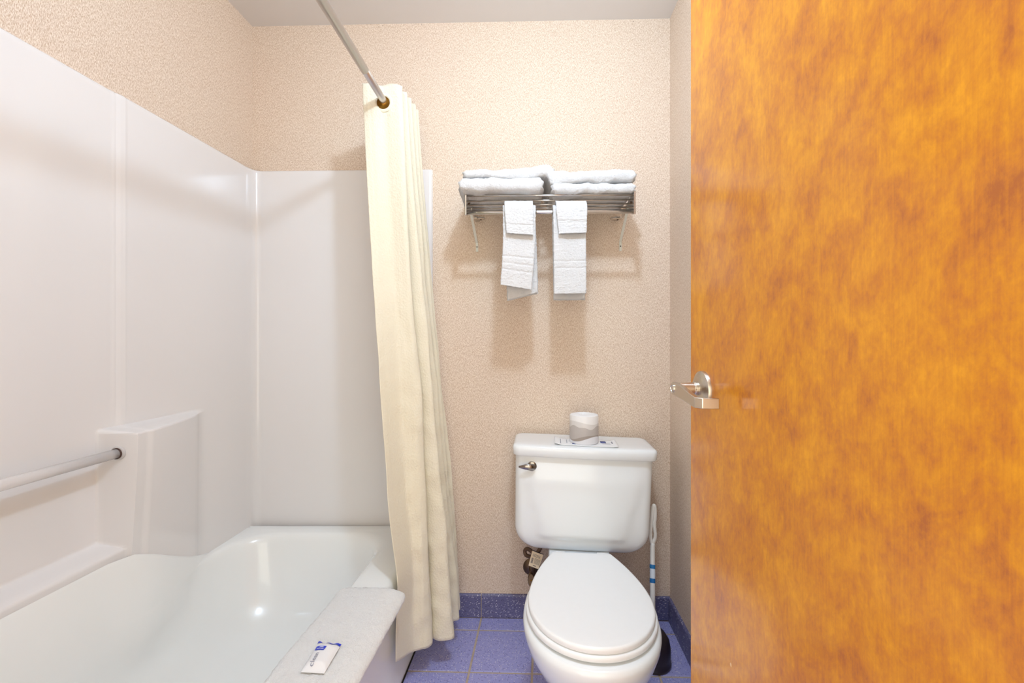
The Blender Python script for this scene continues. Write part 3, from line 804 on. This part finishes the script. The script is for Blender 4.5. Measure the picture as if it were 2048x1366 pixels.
for k, (du, dv, ww, dd, mt) in enumerate(((-.80,0,.0025,.07,M_ink),(-.60,.1,.002,.05,M_ink),(-.42,.2,.028,.003,M_ink),(.58,.3,.02,.03,M_dkblue),(.66,-.2,.03,.003,M_ink),(.70,.05,.02,.003,M_ink),(.86,.2,.004,.03,M_ink),(-.30,-.35,.03,.03,M_dkblue))):
    yaw = -.09; x, y = du*.1125, dv*.0525
    c = (lfc[0]+x*math.cos(yaw)-y*math.sin(yaw), lfc[1]+x*math.sin(yaw)+y*math.cos(yaw), lfc[2]+cz(du, dv)+.0008)
    sheet('print', c, ww, dd, -.09, lambda u, v, du=du, ww=ww: cz(du+u*ww/.225, 0)-cz(du, 0), mt, lf, nx=4, ny=2, t=.0002)
def wrap_mat():
    m = NT('wavy_printed_wrapper'); tc = m.n('ShaderNodeTexCoord').outputs['Object']
    sp_ = m.n('ShaderNodeSeparateXYZ', i_0=tc).outputs
    th = m.math('ARCTAN2', sp_[1], sp_[0]); z = sp_[2]
    def wave(a, f, ph, base): return m.math('ADD', m.math('MULTIPLY', m.math('SINE', m.math('MULTIPLY_ADD', th, f, ph)), a), base)
    col = lin((244,243,243))
    col = m.mix(m.math('LESS_THAN', z, wave(.006, 2, .3, .078)), lin((240,237,235)), lin((220,215,211)))
    col = m.mix(m.math('LESS_THAN', z, m.math('ADD', wave(.005, 3, 2.4, .062), wave(.0025, 7, .6, 0))), col, lin((190,182,177)))
    b1 = wave(.009, 2, 3.4, .026)
    col = m.mix(m.math('LESS_THAN', z, m.math('ADD', b1, wave(.004,3,1.0,.002))), col, lin((164,152,143)))
    col = m.mix(m.math('LESS_THAN', z, m.math('SUBTRACT', b1, .006)), col, lin((232,232,238)))
    return m.set(Base_Color=col, Roughness=.4)
rl = empty('toilet_roll', rc, 'paper-wrapped toilet roll with grey wavy print standing on the tank', 'toilet roll')
prof = [(.045,0),(.050,.001),(.052,.004),(.0528,.05),(.052,.098),(.050,.1015)]
V, Fc = lathe(prof, rc, (0,0,1), 48); obj('wrapper', V, Fc[:-1], wrap_mat(), rl, auto=60)
# creased paper tuck on the top
rings = []
for k in range(9):
    r_ = .050*(1-k/8.6)
    rings.append([rc+Vector((math.cos(2*math.pi*i/48)*r_, math.sin(2*math.pi*i/48)*r_, .1015+(.0035*math.sin(k/8*math.pi)+(-.006 if r_ < .016 else 0))+.0012*math.sin(i*1.7+k)*(k/8))) for i in range(48)])
obj('tucked_end', *loft(rings, True, False, True), M_paper, rl)

# ------------------------------------------------------------------ supply valve with hose and tag
vw = wallY(.07)
ec = P(1063, 1133, vw); ec.y = wallY(ec.x)
sv = empty('supply_valve', ec, 'tarnished water shutoff valve on the wall left of the toilet', 'valve')
obj('escutcheon', *lathe([(.034,0),(.034,.003),(.028,.008),(.016,.014),(.011,.015),(.011,.05)], ec, (0,-1,0), 32), M_bronze, sv, auto=40)
vb = ec+Vector((.004, -.058, 0))
obj('valve_body', *join(tube([vb+Vector((0,0,-.012)), vb+Vector((0,0,.03))], .010, 18), tube([vb+Vector((0,.01,0)), vb+Vector((0,-.022,-.004))], .0085, 18),
     lathe([(.012,0),(.012,.012)], vb+Vector((0,0,.022)), (0,0,1), 6)), M_bronze, sv, auto=40)
hc = P(1062, 1157, 1.655); rg = []
for h, k in ((0, .9), (.004, 1), (.009, 1), (.013, .85)):
    rg.append([hc+Vector((math.cos(t)*.0125*k, -h+.25*math.sin(t)*.021*k, math.sin(t)*.024*k)) for t in [2*math.pi*i/32 for i in range(32)]])
hd = obj('valve_handle', *join(loft(rg, True, True, True), tube([vb+Vector((0,-.015,-.004)), hc+Vector((0,-.002,0))], .006, 12)), M_bronze, sv, auto=40)
obj('screw', *lathe([(.0035,0),(.003,.0015),(0,.002)], hc+Vector((0,-.013,0)), (0,-1,0), 12), M_brass, hd)
hp = spline([vb+Vector((0,0,.03)), P(1066,1108,1.64), P(1056,1098,1.65), P(1050,1101,1.655), P(1052,1110,1.65), P(1063,1113,1.635), P(1074,1106,1.62), P(1081,1095,1.62), P(1083,1080,1.62)], 70)
obj('hose', *tube(hp, .0072, 14), plain('braided_hose', (110,88,74), .45, Metallic=.6), sv)
tg = [P(1064.5,1101.5,1.60), P(1086.5,1110,1.60), P(1077,1138.5,1.60), P(1057,1131,1.60)]
ex, ey = tg[1]-tg[0], tg[3]-tg[0]
tagp = obj('paper_tag', *loft([[p for p in tg], [p+Vector((0,.0008,0)) for p in tg]], True, True, True), plain('cream_tag_paper', (240,222,190), .6), sv, smooth=False)
def on_tag(u0, u1, v0, v1):
    q = [tg[0]+ex*u+ey*v+Vector((0,-.0004,0)) for u, v in ((u0,v0),(u1,v0),(u1,v1),(u0,v1))]
    return loft([q, [p+Vector((0,.0003,0)) for p in q]], True, True, True)
prt = [on_tag(.10,.28,.42+.045*i,.42+.045*i+(.03 if i % 2 else .018)) for i in range(8)]
prt += [on_tag(.36,.88,.40+.055*i,.415+.055*i) for i in range(7)]+[on_tag(.14,.80,.15+.07*i,.17+.07*i) for i in range(3)]+[on_tag(.35,.62,.86,.90)]
obj('barcode_print', *join(*prt), plain('dark_print', (95,85,90), .6), tagp, smooth=False)
obj('tie_band', *tube([P(1067,1101,1.607), P(1075,1105,1.598), P(1087,1108.5,1.607)], .0012, 8), M_black, sv)

# ------------------------------------------------------------------ plunger
pc = Vector((.487, 1.508, 0))
plg = empty('plunger', pc, 'black rubber plunger with white handle behind the toilet by the right wall', 'plunger')
obj('rubber_cup', *lathe([(.058,0),(.062,.004),(.062,.012),(.058,.018),(.060,.03),(.060,.06),(.055,.085),(.042,.105),(.024,.116),(.018,.13),(.016,.15),(0,.151)], pc, (0,0,1), 40), M_black, plg, auto=60)
h0, h1 = pc+Vector((0,0,.14)), P(1305, 1092, 1.60)
ax = (h1-h0)
ph = obj('handle', *tube([h0, h0+ax*.5, h1, P(1306.0,1086,1.60)], .0085, 18, radii=[.010,.0088,.0085,.0075]), M_white, plg)
hl = spline([P(1304.5,1088,1.60), P(1310.5,1074,1.60), P(1309,1050,1.60), P(1310.5,1030,1.60), P(1309.5,1013,1.60), P(1306,1014,1.601), P(1303,1040,1.602), P(1301,1070,1.602), P(1303.5,1088,1.601)], 60)
obj('hanging_loop', *tube(hl, .0048, 12, flat=(1.0,1.3)), M_white, plg)
ll = [h0+ax*t for t in (.50,.53,.56,.59,.62,.64)]
def label(t0, t1, mat, name, parent, grow=.0004):
    return obj(name, *tube([h0+ax*t0, h0+ax*t1], .0092+grow, 18, cap=False), mat, parent)
lb = label(.50, .74, plain('sticker_white', (225,235,245), .4), 'sticker', ph)
label(.50, .56, plain('sticker_blue', (20,110,180), .4), 'sticker_band', lb, .0007); label(.69, .745, plain('sticker_blue_b', (25,120,185), .4), 'sticker_band', lb, .0007)

# ------------------------------------------------------------------ bath mat towel on the tub rim
def mat_towel():
    nx, ny = 60, 150; rings = []
    yA, yB = .62, 1.292; th = .017
    for j in range(ny+1):
        v = j/ny; y = yA+(yB-yA)*v
        xl_ = -.503-.022*(1.29-y)/.36-.004*math.sin(y*14); xr_ = -.322-.026*(1.262-y)/.33
        cr = .028  # rounded far corners
        d = yB-y
        c = 0 if d > cr else cr-math.sqrt(max(0, cr*cr-(cr-d)**2))
        xl_ += c*.9; xr_ -= c*.45
        e = min(v, 1-v)*ny; k = math.sqrt(max(0.02, 1-max(0, 1-e/4)**2))
        ring = []
        sec = [(math.cos(t), math.sin(t)) for t in [math.pi*i/10 for i in range(11)]]
        pts = []
        r_ = th/2
        for i in range(nx+1): pts.append((i/nx, 1))
        for i in range(1, 6): a = math.pi/2-math.pi*i/6; pts.append((1+0*a, math.sin(a), math.cos(a)))
        for i in range(nx+1): pts.append((1-i/nx, -1))
        for i in range(1, 6): a = -math.pi/2-math.pi*i/6; pts.append((0, math.sin(a), -abs(math.cos(a))))
        for q in pts:
            u, s = q[0], q[1]; ox = q[2]*r_ if len(q) > 2 else 0
            x = xl_+(xr_-xl_)*u+ox
            z = .3715+r_+s*r_*k
            over = max(0, x-(apX(y)-.012)); z -= over*over*3.2+over*.06
            ov2 = max(0, (-.368-.125+.066*(y-1.3))-x); z -= ov2*.10
            z += .0015*noise.noise(Vector((x*12, y*9, 0))) if s > 0 else 0
            p = Vector((x, y, z)); fz = fuzz(p, .0022, 210)+fuzz(p, .0012, 70)
            if s < 0 : fz *= .3
            ring.append(p+fz)
        rings.append(ring)
    return loft(rings, True, True, True)
V, Fc = mat_towel()
tag(obj('bath_mat', V, Fc, M_terry_brightened, origin=(-.43, .95, .3715)), 'white terry bath mat folded lengthwise over the tub rim', 'bath mat')
# ------------------------------------------------------------------ wrapped soap
ZS = .3925
def onz(px, py, z=ZS):
    Y = (H-z)*F/(py-HOR); return P(px, py, Y)
A, B, C_, D_ = onz(637.5,1284), onz(683,1289), onz(648.5,1347.5), onz(601.5,1344.5)   # far-left, far-right, near-right, near-left
soap = empty('soap_packet', (A+B+C_+D_)/4, 'small wrapped soap packet with blue print lying on the bath mat', 'soap')
def SP(u, v, h=0):   # u across (0 left..1 right), v 0 far..1 near
    p = A*(1-u)*(1-v)+B*u*(1-v)+C_*u*v+D_*(1-u)*v; return p+Vector((0,0,h))
def pil(u, v):
    e = (1-abs(2*u-1)**3)*ss(.02,.25,v)*ss(.98,.75,v); return .0105*max(0, e)**.8+.0006+.0012*math.sin(u*17)*ss(.2,.0,v)
nu, nv = 24, 36
Vt = [SP(u_/nu+(.02*math.sin(v_/nv*math.pi)*(1 if u_ < nu/2 else -1)), v_/nv, pil(u_/nu, v_/nv)) for v_ in range(nv+1) for u_ in range(nu+1)]
Vb = [SP(u_/nu, v_/nv, 0) for v_ in range(nv+1) for u_ in range(nu+1)]
Fc = []; W = nu+1; n1 = W*(nv+1)
for j in range(nv):
    for i in range(nu):
        a = j*W+i; Fc += [(a, a+1, a+W+1, a+W), (n1+a, n1+a+W, n1+a+W+1, n1+a+1)]
for i in range(nu): a = i; b = nv*W+i; Fc += [(a, n1+a, n1+a+1, a+1), (b, b+1, n1+b+1, n1+b)]
for j in range(nv): a = j*W; b = j*W+nu; Fc += [(a, a+W, n1+a+W, n1+a), (b, n1+b, n1+b+W, b+W)]
m = NT('glossy_soap_wrapper'); m.bump(m.noise(m.pos(), 120, 3), .3, .001); M_wrap = m.set(Base_Color=lin((238,238,240)), Roughness=.28)
obj('wrapper', Vt+Vb, Fc, M_wrap, soap)
def patch(name, uv, mat, parent, n=10, lift=.0011):
    """quad patch given four uv corners, following the pillow surface"""
    V = []
    for j in range(n+1):
        for i in range(n+1):
            a, b = i/n, j/n
            u = uv[0][0]*(1-a)*(1-b)+uv[1][0]*a*(1-b)+uv[2][0]*a*b+uv[3][0]*(1-a)*b
            v = uv[0][1]*(1-a)*(1-b)+uv[1][1]*a*(1-b)+uv[2][1]*a*b+uv[3][1]*(1-a)*b
            V.append(SP(u, v, pil(u, v)+lift))
    Fc = [(j*(n+1)+i, j*(n+1)+i+1, (j+1)*(n+1)+i+1, (j+1)*(n+1)+i) for j in range(n) for i in range(n)]
    return obj(name, V, Fc, mat, parent)
M_pb = plain('royal_blue_print', (6,50,205), .3)
patch('blue_band', [(0,.0),(.20,.03),(.16,.06),(.0,.10)], M_pb, soap); patch('blue_band', [(.30,.03),(1,.0),(1,.10),(.40,.045)], M_pb, soap)
bb = patch('blue_logo_box', [(.12,.28),(.56,.28),(.52,.42),(.12,.42)], M_pb, soap)
def text_part(name, body, size, uvpos, udir, mat, parent, aspect=1.0):
    cu = bpy.data.curves.new(name, 'FONT'); cu.body = body; cu.size = 1; cu.resolution_u = 4
    to = bpy.data.objects.new(name, cu); COL.objects.link(to); dg = bpy.context.evaluated_depsgraph_get()
    me = bpy.data.meshes.new_from_object(to.evaluated_get(dg)); bpy.data.objects.remove(to, do_unlink=True)
    V = []
    for vv in me.vertices:
        x, y = vv.co.x*size, vv.co.y*size
        u = uvpos[0]+udir[0]*x+udir[2]*y; v = uvpos[1]+udir[1]*x+udir[3]*y
        V.append(SP(u, v, pil(u, v)+.0016))
    Fc = [tuple(p.vertices) for p in me.polygons]; return obj(name, V, Fc, mat, parent, smooth=False)
M_gink = plain('soft_grey_print', (135,138,158), .5); M_wink = plain('white_print', (235,240,250), .5)
# 'clean' reads upward along the packet's left half
text_part('lettering', 'clean', .20, (.42, .90), (0, -1, 1.35, 0) if False else (0, -.92, -1.35, 0), M_gink, soap)
text_part('lettering', '&', .11, (.40, .22), (0, -.9, -1.6, 0), M_gink, soap)
patch('white_line', [(.20,.375),(.34,.375),(.34,.392),(.20,.392)], M_wink, soap, 3, .0018); patch('white_line', [(.28,.33),(.46,.33),(.46,.345),(.28,.345)], M_wink, soap, 3, .0018)
patch('white_line', [(.30,.302),(.44,.302),(.44,.316),(.30,.316)], M_wink, soap, 3, .0018); patch('white_line', [(.36,.385),(.50,.385),(.50,.40),(.36,.40)], M_wink, soap, 3, .0018)
